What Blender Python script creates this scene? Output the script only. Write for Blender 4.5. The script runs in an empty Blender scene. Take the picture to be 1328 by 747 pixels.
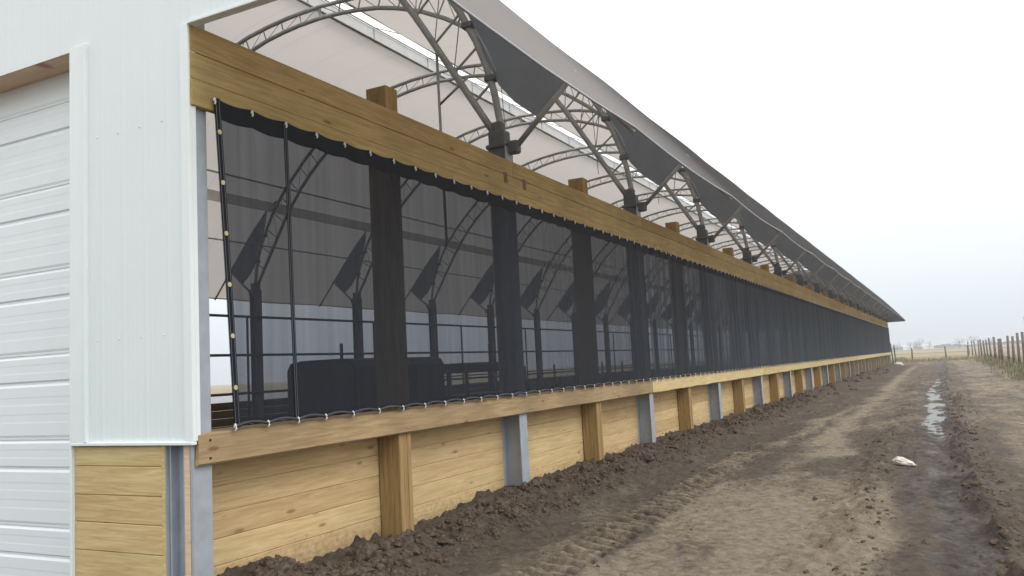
import bpy, math, random
from mathutils import Vector, Matrix, noise
R_=random.Random(7)
C=bpy.context.scene.collection
EYE=1.6
S=2.44; NP=34; YE=S*NP; W=13.8

# ------------------------------------------------------------------ helpers
def setp(o,label=None,cat=None,group=None,kind=None):
    if label:o['label']=label
    if cat:o['category']=cat
    if group:o['group']=group
    if kind:o['kind']=kind
    return o
def empty(name,loc=(0,0,0),rz=0,**k):
    o=bpy.data.objects.new(name,None);C.objects.link(o);o.location=loc;o.rotation_euler=(0,0,rz)
    o.empty_display_size=.2
    return setp(o,**k)
class MB:
    def __init__(s): s.v=[];s.f=[];s.t=[]
    def quadmesh(s,vs,fs,t=.5):
        b=len(s.v);s.v+= [tuple(p) for p in vs];s.f+=[tuple(b+i for i in f) for f in fs];s.t+=[t]*len(fs)
    def box(s,x0,x1,y0,y1,z0,z1,t=None,j=0):
        if t is None:t=R_.random()
        vs=[(x,y,z) for x in(x0,x1) for y in(y0,y1) for z in(z0,z1)]
        if j: vs=[(x+R_.uniform(-j,j),y,z+R_.uniform(-j,j)) for x,y,z in vs]
        s.quadmesh(vs,[(0,1,3,2),(4,6,7,5),(0,4,5,1),(2,3,7,6),(0,2,6,4),(1,5,7,3)],t)
    def bbox(s,x0,x1,y0,y1,z0,z1,b=.006,t=None):
        """box with chamfered edges"""
        if t is None:t=R_.random()
        vs=[];idx={}
        X=(x0,x1);Y=(y0,y1);Z=(z0,z1)
        for i in(0,1):
            for j in(0,1):
                for k in(0,1):
                    sx=b if i==0 else -b;sy=b if j==0 else -b;sz=b if k==0 else -b
                    idx[i,j,k,'x']=len(vs);vs.append((X[i],Y[j]+sy,Z[k]+sz))
                    idx[i,j,k,'y']=len(vs);vs.append((X[i]+sx,Y[j],Z[k]+sz))
                    idx[i,j,k,'z']=len(vs);vs.append((X[i]+sx,Y[j]+sy,Z[k]))
        f=[]
        for i in(0,1): f.append([idx[i,a,c,'x'] for a,c in((0,0),(1,0),(1,1),(0,1))][::(1 if i else -1)])
        for i in(0,1): f.append([idx[a,i,c,'y'] for a,c in((0,0),(1,0),(1,1),(0,1))][::(-1 if i else 1)])
        for i in(0,1): f.append([idx[a,c,i,'z'] for a,c in((0,0),(1,0),(1,1),(0,1))][::(1 if i else -1)])
        for i in(0,1):
            for j in(0,1):
                f.append([idx[i,j,0,'x'],idx[i,j,1,'x'],idx[i,j,1,'y'],idx[i,j,0,'y']])
                f.append([idx[i,0,j,'x'],idx[i,1,j,'x'],idx[i,1,j,'z'],idx[i,0,j,'z']])
                f.append([idx[0,i,j,'y'],idx[1,i,j,'y'],idx[1,i,j,'z'],idx[0,i,j,'z']])
                for k in(0,1): f.append([idx[i,j,k,c] for c in'xyz'])
        s.quadmesh(vs,f,t)
    def tube(s,pts,r,n=8,t=.5,cap=True):
        pts=[Vector(p) for p in pts];b=len(s.v);m=len(pts)
        rs=r if isinstance(r,(list,tuple)) else [r]*m
        ref=None
        for i,p in enumerate(pts):
            d=(pts[min(i+1,m-1)]-pts[max(i-1,0)]).normalized()
            if ref is None: ref=Vector((0,0,1)) if abs(d.z)<.9 else Vector((0,1,0))
            u=d.cross(ref).normalized();w=d.cross(u).normalized();ref=-w if False else ref
            for k in range(n):
                a=2*math.pi*k/n;s.v.append(tuple(p+(u*math.cos(a)+w*math.sin(a))*rs[i]))
        for i in range(m-1):
            for k in range(n):
                s.f.append((b+i*n+k,b+i*n+(k+1)%n,b+(i+1)*n+(k+1)%n,b+(i+1)*n+k));s.t.append(t)
        if cap:
            s.f.append(tuple(b+k for k in range(n))[::-1]);s.f.append(tuple(b+(m-1)*n+k for k in range(n)));s.t+=[t,t]
    def poly_prism(s,pts,axis,a0,a1,t=.5):
        """pts 2-D in plane; axis 'y' => pts are (x,z)"""
        n=len(pts)
        def mk(p,a): return (p[0],a,p[1]) if axis=='y' else ((a,p[0],p[1]) if axis=='x' else (p[0],p[1],a))
        vs=[mk(p,a0) for p in pts]+[mk(p,a1) for p in pts]
        s.quadmesh(vs,[tuple(range(n)),tuple(range(n,2*n))[::-1]]+[(i,i+n,(i+1)%n+n,(i+1)%n) for i in range(n)],t)
    def build(s,name,mat,parent=None,smooth=False,**k):
        me=bpy.data.meshes.new(name);me.from_pydata(s.v,[],s.f);me.update()
        a=me.attributes.new('tone','FLOAT','FACE');a.data.foreach_set('value',s.t)
        if smooth: me.polygons.foreach_set('use_smooth',[True]*len(me.polygons))
        if mat: me.materials.append(mat)
        o=bpy.data.objects.new(name,me);C.objects.link(o)
        if parent:o.parent=parent
        return setp(o,**k)
def dup(o,parent=None,dy=0,first=True):
    c=o.copy();C.objects.link(c);c.parent=parent
    if first: c.location=(o.location[0],o.location[1]+dy,o.location[2])
    for ch in list(o.children): dup(ch,c,0,False)
    return c
def fbm(x,y,z=0,o=4,l=2.1,g=.5):
    s=0;a=1
    for i in range(o):
        s+=a*noise.noise((x,y,z+i*7.3));x*=l;y*=l;a*=g
    return s
def sm(a,b,x):
    if a==b:return float(x>a)
    t=min(1,max(0,(x-a)/(b-a)));return t*t*(3-2*t)

# ------------------------------------------------------------------ materials
class N:
    def __init__(s,name):
        s.m=bpy.data.materials.new(name);s.m.use_nodes=True;s.t=s.m.node_tree;s.t.nodes.clear()
        s.out=s.t.nodes.new('ShaderNodeOutputMaterial')
    def n(s,ty,**k):
        o=s.t.nodes.new(ty)
        for a,b in k.items():
            if a[:2]=='i_': o.inputs[a[2:].replace('_',' ')].default_value=b
            else: setattr(o,a,b)
        return o
    def l(s,a,b): s.t.links.new(a,b)
    def math(s,op,a,b=None,c=None):
        o=s.n('ShaderNodeMath',operation=op)
        for i,v in enumerate((a,b,c)):
            if v is None: continue
            if isinstance(v,(int,float)): o.inputs[i].default_value=v
            else: s.l(v,o.inputs[i])
        return o.outputs[0]
    def mix(s,fac,a,b,mode='MIX'):
        o=s.n('ShaderNodeMix',data_type='RGBA',blend_type=mode)
        for i,v in ((0,fac),(6,a),(7,b)):
            if isinstance(v,(int,float)): o.inputs[i].default_value=v
            elif isinstance(v,tuple): o.inputs[i].default_value=(*v,1)
            else: s.l(v,o.inputs[i])
        return o.outputs[2]
    def ramp(s,f,*st):
        o=s.n('ShaderNodeValToRGB');e=o.color_ramp.elements
        while len(e)<len(st): e.new(.5)
        for el,(p,c) in zip(e,st):
            el.position=p;el.color=(c,c,c,1) if isinstance(c,(int,float)) else (*c,1)
        s.l(f,o.inputs[0]);return o.outputs[0]
    def coords(s,scale=(1,1,1),off=None):
        tc=s.n('ShaderNodeTexCoord');mp=s.n('ShaderNodeMapping');mp.inputs['Scale'].default_value=scale
        s.l(tc.outputs['Object'],mp.inputs['Vector'])
        if off is not None:
            cb=s.n('ShaderNodeCombineXYZ')
            for i in range(3): s.l(off,cb.inputs[i])
            ad=s.n('ShaderNodeVectorMath',operation='ADD');s.l(mp.outputs[0],ad.inputs[0]);s.l(cb.outputs[0],ad.inputs[1]);return ad.outputs[0]
        return mp.outputs[0]
    def noise(s,vec,scale,det=4,rough=.55,dist=0):
        o=s.n('ShaderNodeTexNoise');o.inputs['Scale'].default_value=scale;o.inputs['Detail'].default_value=det
        o.inputs['Roughness'].default_value=rough;o.inputs['Distortion'].default_value=dist;s.l(vec,o.inputs['Vector']);return o.outputs[0]
    def attr(s,name): return s.n('ShaderNodeAttribute',attribute_name=name).outputs['Fac']
    def bump(s,h,st,dist):
        o=s.n('ShaderNodeBump');o.inputs['Strength'].default_value=st;o.inputs['Distance'].default_value=dist;s.l(h,o.inputs['Height']);return o.outputs[0]
    def pbr(s,col,rough=.7,metal=0,nrm=None,spec=.5):
        p=s.n('ShaderNodeBsdfPrincipled');
        for k,v in (('Base Color',col),('Roughness',rough),('Metallic',metal),('Specular IOR Level',spec)):
            if isinstance(v,tuple): p.inputs[k].default_value=(*v,1)
            elif isinstance(v,(int,float)): p.inputs[k].default_value=v
            else: s.l(v,p.inputs[k])
        if nrm is not None: s.l(nrm,p.inputs['Normal'])
        return p
    def done(s,sh): s.l(sh.outputs[0] if hasattr(sh,'outputs') else sh,s.out.inputs['Surface']);return s.m

def wood(name,base,dark,axis='y',stain=.25,knots=True,splash=False):
    m=N(name);tone=m.attr('tone');off=m.math('MULTIPLY',tone,37.0)
    g={'y':(9,.55,9),'x':(.55,9,9),'z':(9,9,.55)}[axis]
    v=m.coords(g,off)
    grain=m.noise(v,4,6,.6,.6)
    fine=m.noise(m.coords(tuple(a*(6 if a>1 else 2) for a in g),off),6,3,.6)
    big=m.noise(m.coords((.5,.5,.5)),1.7,3)
    col=m.mix(m.ramp(grain,(.36,0),(.62,1)),dark,base)
    col=m.mix(m.math('MULTIPLY',m.ramp(fine,(.35,1),(.55,0)),.25),col,tuple(c*.6 for c in dark))
    tcol=m.ramp(tone,(0,(.80,.74,.66)),(.35,(1,.97,.9)),(.7,(.975,.99,.90)),(1,(1.08,1.03,1)))
    col=m.mix(1,col,tcol,'MULTIPLY')
    col=m.mix(m.ramp(big,(.35,stain),(.65,0)),col,tuple(c*.55 for c in dark))
    if knots:
        k={'y':(1.2,2.2,7),'x':(2.2,1.2,7),'z':(7,7,2)}[axis]
        vo=m.n('ShaderNodeTexVoronoi');vo.inputs['Scale'].default_value=1;m.l(m.coords(k,off),vo.inputs['Vector'])
        kf=m.ramp(vo.outputs['Distance'],(.07,1),(.15,0))
        col=m.mix(m.math('MULTIPLY',kf,.8),col,tuple(c*k_ for c,k_ in zip(dark,(.5,.36,.3))))
    if splash:   # dried mud thrown up on the lowest boards
        tc=m.n('ShaderNodeTexCoord');sp=m.n('ShaderNodeSeparateXYZ');m.l(tc.outputs['Object'],sp.inputs[0])
        a=m.math('SUBTRACT',.46,sp.outputs['Z']);a=m.math('MULTIPLY',a,2.4)
        nzz=m.noise(m.coords((1,1,1.3)),16,6,.75)
        f=m.ramp(m.math('ADD',a,m.math('MULTIPLY',m.math('SUBTRACT',nzz,.5),2.2)),(.38,0),(.85,.5))
        col=m.mix(f,col,(.17,.13,.095))
    nb=m.bump(grain,.25,.01)
    return m.done(m.pbr(col,.78,0,nb,.25))
def metal(name,col,rough=.5,me=.6,var=.2,sc=3):
    m=N(name);nz=m.noise(m.coords(),sc,5,.6)
    c=m.mix(m.ramp(nz,(.3,0),(.7,1)),tuple(x*(1-var) for x in col),tuple(min(1,x*(1+var)) for x in col))
    return m.done(m.pbr(c,m.ramp(nz,(.3,rough-.08),(.7,rough+.1)),me))
def plain(name,col,rough=.7,var=.1,sc=4,bump=0,spec=.5):
    m=N(name);nz=m.noise(m.coords(),sc,5,.6)
    c=m.mix(m.ramp(nz,(.3,0),(.7,1)),tuple(x*(1-var) for x in col),tuple(min(1,x*(1+var)) for x in col))
    return m.done(m.pbr(c,rough,0,m.bump(nz,bump,.02) if bump else None,spec))

M={}
M['pine']=wood('pine_planks',(.70,.535,.31),(.56,.40,.21),'y',.22,splash=True)
M['pinex']=wood('pine_front_planks',(.68,.55,.31),(.53,.38,.19),'x',.2)
M['beam']=wood('treated_beam',(.49,.365,.18),(.35,.25,.115),'y',.35)
M['sill']=wood('weathered_sill',(.52,.395,.235),(.36,.26,.15),'y',.6)
M['sill_new']=wood('fresh_sill',(.68,.57,.33),(.56,.44,.22),'y',.15,False)
M['post']=wood('treated_post',(.46,.315,.155),(.30,.195,.085),'z',.2,False)
M['header']=wood('header_soffit',(.74,.58,.44),(.64,.47,.34),'x',.1)
M['galv']=metal('galvanized_steel',(.37,.41,.46),.5,.25,.12,7)
M['galvd']=metal('truss_galvanized',(.31,.31,.305),.5,.3,.2,5)
M['clamp']=metal('dark_bracket',(.13,.135,.145),.55,.3)
M['rail']=plain('dark_pipe',(.03,.035,.045),.5)
M['siding']=plain('white_siding',(.72,.79,.805),.42,.02,1.2)
M['trim']=plain('white_trim',(.76,.82,.83),.35,.02)
M['door']=plain('white_door',(.76,.81,.84),.4,.015)
M['clip']=plain('white_clip',(.78,.78,.76),.4)
M['brass']=plain('brass_grommet',(.55,.46,.25),.4)
M['gusset']=plain('grey_gusset',(.205,.225,.26),.75,.1,2)
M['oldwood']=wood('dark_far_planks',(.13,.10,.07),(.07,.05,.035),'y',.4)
M['hem']=plain('black_hem',(.009,.011,.016),.75,.25,6,0,.2)
M['black']=plain('black_equipment',(.012,.012,.014),.7,.3)
M['blue']=plain('blue_plastic',(.02,.035,.09),.5)
M['rubber']=plain('rubber',(.02,.02,.02),.85)
M['stitch']=plain('stitch',(.12,.13,.15),.6)

def mk_fabric():
    m=N('roof_fabric');geo=m.n('ShaderNodeNewGeometry')
    nz=m.noise(m.coords((1,.3,1)),1.5,5,.6)
    inn=m.mix(nz,(.60,.56,.54),(.70,.66,.63))
    tc0=m.n('ShaderNodeTexCoord');sp0=m.n('ShaderNodeSeparateXYZ');m.l(tc0.outputs['Object'],sp0.inputs[0])
    fr=m.math('FRACT',m.math('DIVIDE',sp0.outputs['Y'],1.22))
    seam=m.ramp(fr,(.0,.84),(.022,.84),(.03,1.0))
    nz2=m.noise(m.coords((1,.25,1)),3,6,.65)
    tcol=m.mix(1,m.mix(nz2,(.60,.565,.53),(.67,.635,.60)),seam,'MULTIPLY')
    d=m.n('ShaderNodeBsdfDiffuse');m.l(inn,d.inputs[0])
    t=m.n('ShaderNodeBsdfTranslucent');m.l(tcol,t.inputs[0])
    mx=m.n('ShaderNodeMixShader');mx.inputs[0].default_value=.42;m.l(d.outputs[0],mx.inputs[1]);m.l(t.outputs[0],mx.inputs[2])
    # outer face: grey, colour graded from pale near bays to dark far bays
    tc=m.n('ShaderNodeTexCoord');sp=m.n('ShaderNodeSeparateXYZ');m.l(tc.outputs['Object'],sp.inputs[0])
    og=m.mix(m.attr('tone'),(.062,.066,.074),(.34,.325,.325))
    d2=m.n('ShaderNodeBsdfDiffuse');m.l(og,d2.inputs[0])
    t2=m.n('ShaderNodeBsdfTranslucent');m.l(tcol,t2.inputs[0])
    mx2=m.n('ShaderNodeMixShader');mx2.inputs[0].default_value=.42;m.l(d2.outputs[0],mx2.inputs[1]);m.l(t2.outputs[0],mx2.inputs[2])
    fin=m.n('ShaderNodeMixShader');m.l(geo.outputs['Backfacing'],fin.inputs[0]);m.l(mx2.outputs[0],fin.inputs[1]);m.l(mx.outputs[0],fin.inputs[2])
    return m.done(fin)
M['fabric']=mk_fabric()
def mk_screen():
    m=N('black_shade_mesh');geo=m.n('ShaderNodeNewGeometry')
    dt=m.n('ShaderNodeVectorMath',operation='DOT_PRODUCT');m.l(geo.outputs['True Normal'],dt.inputs[0]);m.l(geo.outputs['Incoming'],dt.inputs[1])
    c=m.math('MAXIMUM',m.math('ABSOLUTE',dt.outputs['Value']),.02)
    tr=m.math('POWER',2.71828,m.math('SUBTRACT',m.math('DIVIDE',-.48,c),.80))
    st=m.ramp(m.noise(m.coords((1,5,.12)),2.2,4,.65),(.3,.82),(.7,1.1))
    tr=m.math('MULTIPLY',tr,st)
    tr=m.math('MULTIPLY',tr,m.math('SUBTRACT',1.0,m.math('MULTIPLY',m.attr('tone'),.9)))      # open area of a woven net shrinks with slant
    nz=m.noise(m.coords((1,3,.25)),3,3)
    col=m.mix(nz,(.010,.012,.018),(.019,.023,.032))
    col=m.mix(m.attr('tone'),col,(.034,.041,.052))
    p=m.pbr(col,.75,0,None,.22)
    t=m.n('ShaderNodeBsdfTransparent');t.inputs[0].default_value=(.92,.94,1,1)
    mx=m.n('ShaderNodeMixShader');m.l(tr,mx.inputs[0]);m.l(p.outputs[0],mx.inputs[1]);m.l(t.outputs[0],mx.inputs[2])
    return m.done(mx)
M['screen']=mk_screen()
def mk_ground():
    m=N('barnyard_soil');wet=m.attr('wet');dry=m.attr('dry');grs=m.attr('grass')
    v=m.coords();n1=m.noise(v,9,10,.74);n2=m.noise(v,1.1,5,.6);n5=m.noise(m.coords((1,.6,1)),26,6,.7);n3=m.noise(v,70,4,.7);n4=m.noise(m.coords((1,.35,1)),3,5,.6)
    base=m.mix(m.ramp(n1,(.3,0),(.7,1)),(.036,.027,.020),(.155,.119,.088))
    base=m.mix(m.math('MULTIPLY',m.ramp(n2,(.35,0),(.7,1)),.4),base,(.14,.108,.08))
    tan=m.mix(m.ramp(n1,(.3,0),(.7,1)),(.145,.114,.082),(.375,.310,.225))
    df=m.math('MULTIPLY_ADD',m.math('SUBTRACT',n4,.5),1.3,dry)
    df=m.math('MULTIPLY_ADD',m.math('SUBTRACT',n1,.5),.9,df)
    df=m.math('MULTIPLY_ADD',m.math('SUBTRACT',n5,.5),.5,df)
    df=m.ramp(df,(.18,0),(.78,1))
    col=m.mix(df,base,tan)
    mud=m.mix(m.ramp(n1,(.35,0),(.65,1)),(.022,.0165,.0125),(.095,.074,.058))
    wf=m.ramp(m.math('MULTIPLY_ADD',m.math('ADD',m.math('SUBTRACT',n4,.5),m.math('SUBTRACT',n1,.5)),1.0,wet),(.28,0),(.62,1))
    col=m.mix(wf,col,mud)
    col=m.mix(m.ramp(n3,(.62,0),(.76,.5)),col,(.27,.24,.19))
    gf=m.ramp(m.math('MULTIPLY_ADD',m.math('SUBTRACT',n1,.5),.8,grs),(.35,0),(.6,1))
    field=m.mix(m.noise(m.coords((.4,.15,1)),.7,6,.6),(.20,.155,.09),(.33,.27,.165))
    col=m.mix(gf,col,field)
    rough=m.mix(wf,(.92,.92,.92),m.ramp(n4,(.38,.38),(.54,.75)))
    nb=m.bump(m.math('ADD',m.math('ADD',n1,m.math('MULTIPLY',n3,.25)),m.math('MULTIPLY',n5,.5)),1.0,.055)
    p=m.pbr(col,rough,0,nb,.35)
    return m.done(p)
M['ground']=mk_ground()
m=N('rain_water');nb=m.bump(m.noise(m.coords((1,1,1)),5,3),.12,.01);M['water']=m.done(m.pbr((.06,.052,.046),.26,0,nb,.35))
m=N('dirt_clod');nz=m.noise(m.coords(),22,6,.7);M['clod']=m.done(m.pbr(m.mix(m.ramp(nz,(.3,0),(.7,1)),(.038,.028,.021),(.16,.122,.090)),.95,0,m.bump(nz,.8,.02),.2))
m=N('leaf_green');M['weed']=m.done(m.pbr(m.mix(m.attr('tone'),(.08,.10,.045),(.27,.25,.14)),.8))
m=N('dry_grass');M['straw']=m.done(m.pbr(m.mix(m.attr('tone'),(.20,.155,.08),(.38,.31,.19)),.9))
M['bark']=plain('bark',(.09,.08,.07),.9,.3)
M['twig']=plain('winter_crown',(.085,.09,.085),.9,.3)
M['fpost']=plain('grey_fence_wood',(.15,.135,.115),.9,.35,3,.3)
M['wire']=plain('fence_wire',(.12,.11,.10),.6)
M['shed']=plain('white_paint',(.8,.82,.84),.5,.02)
M['shroof']=plain('pale_roof',(.55,.57,.60),.5)
M['bag']=plain('white_sack',(.60,.57,.50),.6,.30,14,.6)

# ------------------------------------------------------------------ ground
def rutx(y): return 4.42+.10*math.sin(y*.33+.6)-.10*sm(8,30,y)+.12*noise.noise((y*.25,3,0))+.28*sm(16,8,y)*sm(2,8,y)*0
def mound(x,y):
    top=.09+.11*sm(2.2,4.6,y)+.17*math.exp(-((y-.62)/.48)**2)+.05*math.exp(-((y-1.75)/.4)**2)-.06*sm(.2,-.4,y)+.035*noise.noise((y*.55,9,1))+.03*noise.noise((y*2.1,5,1))
    wid=1.05+.35*noise.noise((y*.3,1,2))+.25*noise.noise((y*1.1,1,7))
    return top*(1-sm(.05,wid,x)) if x>-.5 else top
def tread(x,y):
    cx=1.50+.06*math.sin(y*.5)
    u=(x-cx)/.22
    if abs(u)>1.5 or y>17: return 0,0
    w=(1-sm(.8,1.25,abs(u)))*(1-sm(8.5,15,y))
    return w,w
def ground(x,y):
    """height, wet, dry, grass"""
    far=sm(60,100,y)
    h=0;wet=0;dry=.35
    if x>-.6 and x<16 and y<130:
        mo=mound(x,y);h+=mo
        k=sm(0.015,.12,mo)
        rough=.020+.045*k+.008*sm(.25,.0,abs(x-1.9))
        lump=fbm(x*3.2,y*3.2,1,5,2.1,.62)
        if x<.22: rough*=.55
        h+=rough*lump
        # sharper clods on mound
        c=noise.noise((x*6.5,y*6.5,4)); h+=k*.06*max(0,c-.05)*(.4+.6*sm(1.3,.1,x))
        c=noise.noise((x*15,y*15,2)); h+=(k*.06+.016)*max(0,c)
        c=noise.noise((x*9,y*5,12)); h-=.018*max(0,c-.1)
        # tread print
        w,_=tread(x,y)
        if w: 
            cx=1.50+.06*math.sin(y*.5);u=(x-cx)
            ph=(y+abs(u)*.45*(1 if u>0 else -1)+.03*noise.noise((x*4,y*4,8)))/.20*2*math.pi
            rg=math.tanh(3*math.sin(ph));h+=w*(.034*math.tanh(2.6*math.sin(ph))*(.6+.6*abs(noise.noise((x*2,y*1.3,6))+.4))-.012)
        # second faint print further left
        u=(x-.95)/.2
        # main rut
        rx=rutx(y);d=x-rx;nn=.25*noise.noise((x*1.2,y*.6,5))
        hw=.10+.07*noise.noise((y*.4,7,7))+.10*sm(36,22,y)*sm(12,20,y)
        dd=d+.22*sm(10,18,y)
        h-=.050*(1-sm(hw*.5,hw+.22,abs(dd)))*(.6+.9*noise.noise((y*.6,2,3))+.3)
        # flat smear of thin wet mud left of the rut
        fl=math.exp(-((d+.45)/.24)**2)*sm(3,6,y); h-=.018*fl
        h+=.045*math.exp(-((d-hw-.16)/.13)**2)*max(0,.6+2.2*lump)
        h+=.018*math.exp(-((d+hw+.85)/.16)**2)*(1+1.5*lump)
        nn+=.25*noise.noise((x*2.5,y*1.6,51));wet=(1-sm(.10,.42,abs(d+.02)+nn*.8))*.9
        wet=max(wet,fl*(.50+.6*noise.noise((x*1.3,y*.6,31))))
        wet=max(wet,(1-sm(.4,.95,abs(d)+nn))*.32)
        k2=1-sm(.35,.8,abs(d-.25)+nn);h+=.05*k2*max(0,noise.noise((x*5,y*4,14)))+.03*k2*max(0,noise.noise((x*11,y*8,24)))
        # other ruts (right side, shallow), and left pair
        for cxx,am,wd in((5.75,.030,.16),(6.7,.03,.18),(3.05,.016,.25),(2.35,.012,.2)):
            cc=cxx+.15*noise.noise((y*.12,cxx,0))
            h-=am*math.exp(-((x-cc)/wd)**2)*sm(-1,6,y)
        # puddle-side hump zone between left tracks and rut
        hz=math.exp(-((x-3.60)/.30)**2)
        h+=hz*.018*(1+2.2*lump)
        # dry tan areas
        x0_=x;x=x+.24*noise.noise((x*.9,y*.5,40))+.11*noise.noise((x*2.5,y*1.5,41))
        bk=.30*fbm(x*1.1,y*.5,9,4)
        near=sm(8.5,5.5,y+.5*noise.noise((x*1.3,1,1)))
        dry=.12+.62*near*sm(1.55,1.95,x)*sm(4.15,3.75,x+.25*noise.noise((y*.9,4,4)))
        for cen,wd,am,y0,y1 in((2.45-.25*sm(20,60,y)+.12*noise.noise((y*.25,5,5)),.30,.66,7,90),(1.62+.028*(y-9)*(1 if y>9 else 0),.20,.55,7.5,26),(1.50,.24,.52,-2,10),(2.75,.34,.16,-2,7.5)):
            dry=max(dry,.12+am*math.exp(-((x-cen)/wd)**2)*sm(y0-1,y0+1,y)*(1-sm(y1*.7,y1,y))) if am>.2 else dry+am*math.exp(-((x-cen)/wd)**2)*sm(8,6,y)
        dry=max(dry,(.30+.14*noise.noise((x*.5,y*.2,17)))*sm(11,16,y)*sm(1.6,2.2,x))
        dry=max(dry,w*.55)
        if w: dry+=w*.20*rg-.05
        dry=max(dry,.50*sm(4.95,5.4,x)+.10*noise.noise((x*.8,y*.3,11)))
        dk=math.exp(-(((x-2.0)/.95)**2+((y-8.9)/1.5)**2)); dry-=.30*dk
        dry+=.62*math.exp(-(((x-2.55)/.55)**2+((y-10.2)/.28)**2))
        dry-=.7*k
        dry+=bk
        x=x0_
        if x>5: wet=max(wet,.45*max(0,fbm(x*1.1,y*.22,21,3)+.12)*2)
        # shallow berm under right fence
        h+=.10*sm(7.2,8.6,x)*sm(30,50,y)
    else:
        h=.05*fbm(x*.05,y*.05,3,3) if x>16 or y>130 else -.02
        if x>-.6: h*=sm(14,40,x) if y<130 else 1
    if x<=-.6: h=.02+.02*noise.noise((x,y,2)); dry=.0;wet=.25
    g=sm(101,106,y+1.5*noise.noise((x*.6,3,3)))
    g=max(g,sm(7.7,9.2,x+.5*noise.noise((y*.2,3,1)))*sm(20,35,y)); g=max(g,sm(9.5,11,x)); 
    if x<-16: g=max(g,sm(-16,-19,x))
    if y<-8: g=max(g,0)
    return h,wet,dry,g
xs=[]
x=-.42
while x<2.2: xs.append(x);x+=.020
while x<5.6: xs.append(x);x+=.028
while x<9: xs.append(x);x+=.045
while x<16: xs.append(x);x+=.3
while x<1500: xs.append(x);x*=1.25
xs.append(1600)
neg=[-.6,-1,-2,-3,-5,-8,-11,-14,-16,-17,-18,-20,-24,-32,-50,-80,-140,-260,-500,-900,-1600]
xs=neg[::-1]+xs
ys=[-1600,-600,-200,-60,-20,-8,-4,-2,-1,-.6,-.3]
y=-.15
while y<112: ys.append(y);y+=(.0034*(y+4) if y<16 else .0055*(y+4)) if y<60 else .5
while y<1700: ys.append(y);y*=1.12
nx,ny=len(xs),len(ys)
vs=[];aw=[];ad=[];ag=[]
for yy in ys:
    for xx in xs:
        h,w_,d_,g_=ground(xx,yy);vs.append((xx,yy,h));aw.append(w_);ad.append(d_);ag.append(g_)
fs=[(j*nx+i,j*nx+i+1,(j+1)*nx+i+1,(j+1)*nx+i) for j in range(ny-1) for i in range(nx-1)]
me=bpy.data.meshes.new('ground');me.from_pydata(vs,[],fs);me.update()
for nme,arr in(('wet',aw),('dry',ad),('grass',ag)):
    a=me.attributes.new(nme,'FLOAT','POINT');a.data.foreach_set('value',arr)
me.polygons.foreach_set('use_smooth',[True]*len(me.polygons));me.materials.append(M['ground'])
o=bpy.data.objects.new('ground',me);C.objects.link(o);setp(o,kind='structure')
print('ground verts',len(vs))
# puddle sheet in the rut
b=MB();pv=[];yy=6.0
rows=[];yy=11.0
while yy<46: rows.append(yy);yy+=.5
for i,yy in enumerate(rows):
    rx=rutx(yy);tp=sm(11,14.5,yy)*sm(46,40,yy);zz_=-.045+.009*sm(14,18,yy)*sm(34,28,yy);pv+=[(rx-.22-.40*tp,yy,zz_),(rx-.20+.40*tp,yy,zz_)]
b.quadmesh(pv,[(2*i,2*i+1,2*i+3,2*i+2) for i in range(len(rows)-1)])
b.build('puddle',M['water'],kind='structure')
# pond far left beyond barn
b=MB();n=40
b.quadmesh([(-62+26*math.cos(a)*(1+.12*math.sin(3*a)),58+40*math.sin(a)*(1+.1*math.cos(2*a)),.06) for a in [2*math.pi*k/n for k in range(n)]],[tuple(range(n))])
b.build('pond',M['water'],kind='structure')

# soil clods (uncountable)
ico_v=[];ico_f=[]
t=(1+5**.5)/2
ico_v=[Vector(p).normalized() for p in((-1,t,0),(1,t,0),(-1,-t,0),(1,-t,0),(0,-1,t),(0,1,t),(0,-1,-t),(0,1,-t),(t,0,-1),(t,0,1),(-t,0,-1),(-t,0,1))]
ico_f=[(0,11,5),(0,5,1),(0,1,7),(0,7,10),(0,10,11),(1,5,9),(5,11,4),(11,10,2),(10,7,6),(7,1,8),(3,9,4),(3,4,2),(3,2,6),(3,6,8),(3,8,9),(4,9,5),(2,4,11),(6,2,10),(8,6,7),(9,8,1)]
def subdiv(v,f):
    v=list(v);c={};o=[]
    def mid(a,b):
        k=(min(a,b),max(a,b))
        if k not in c: c[k]=len(v);v.append(((v[a]+v[b])/2).normalized())
        return c[k]
    for a,b_,d in f:
        x_,y_,z_=mid(a,b_),mid(b_,d),mid(d,a);o+=[(a,x_,z_),(b_,y_,x_),(d,z_,y_),(x_,y_,z_)]
    return v,o
v1,f1=subdiv(ico_v,ico_f);v2,f2=subdiv(v1,f1)
clod=MB()
def add_clod(mb,x,y,r,V=v2,F=f2):
    z=ground(x,y)[0]+r*R_.uniform(-.45,.12);sx,sy,sz=(R_.uniform(.7,1.25) for _ in range(3));o=R_.random()*50
    vv=[]
    for p in V:
        k=1+.42*noise.noise((p.x*1.3+o,p.y*1.3,p.z*1.3))+.30*noise.noise((p.x*3+o,p.y*3,p.z*3))+.16*noise.noise((p.x*7+o,p.y*7,p.z*7))
        vv.append((x+p.x*r*k*sx,y+p.y*r*k*sy,z+p.z*r*k*sz*.8))
    mb.quadmesh(vv,F)
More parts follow.
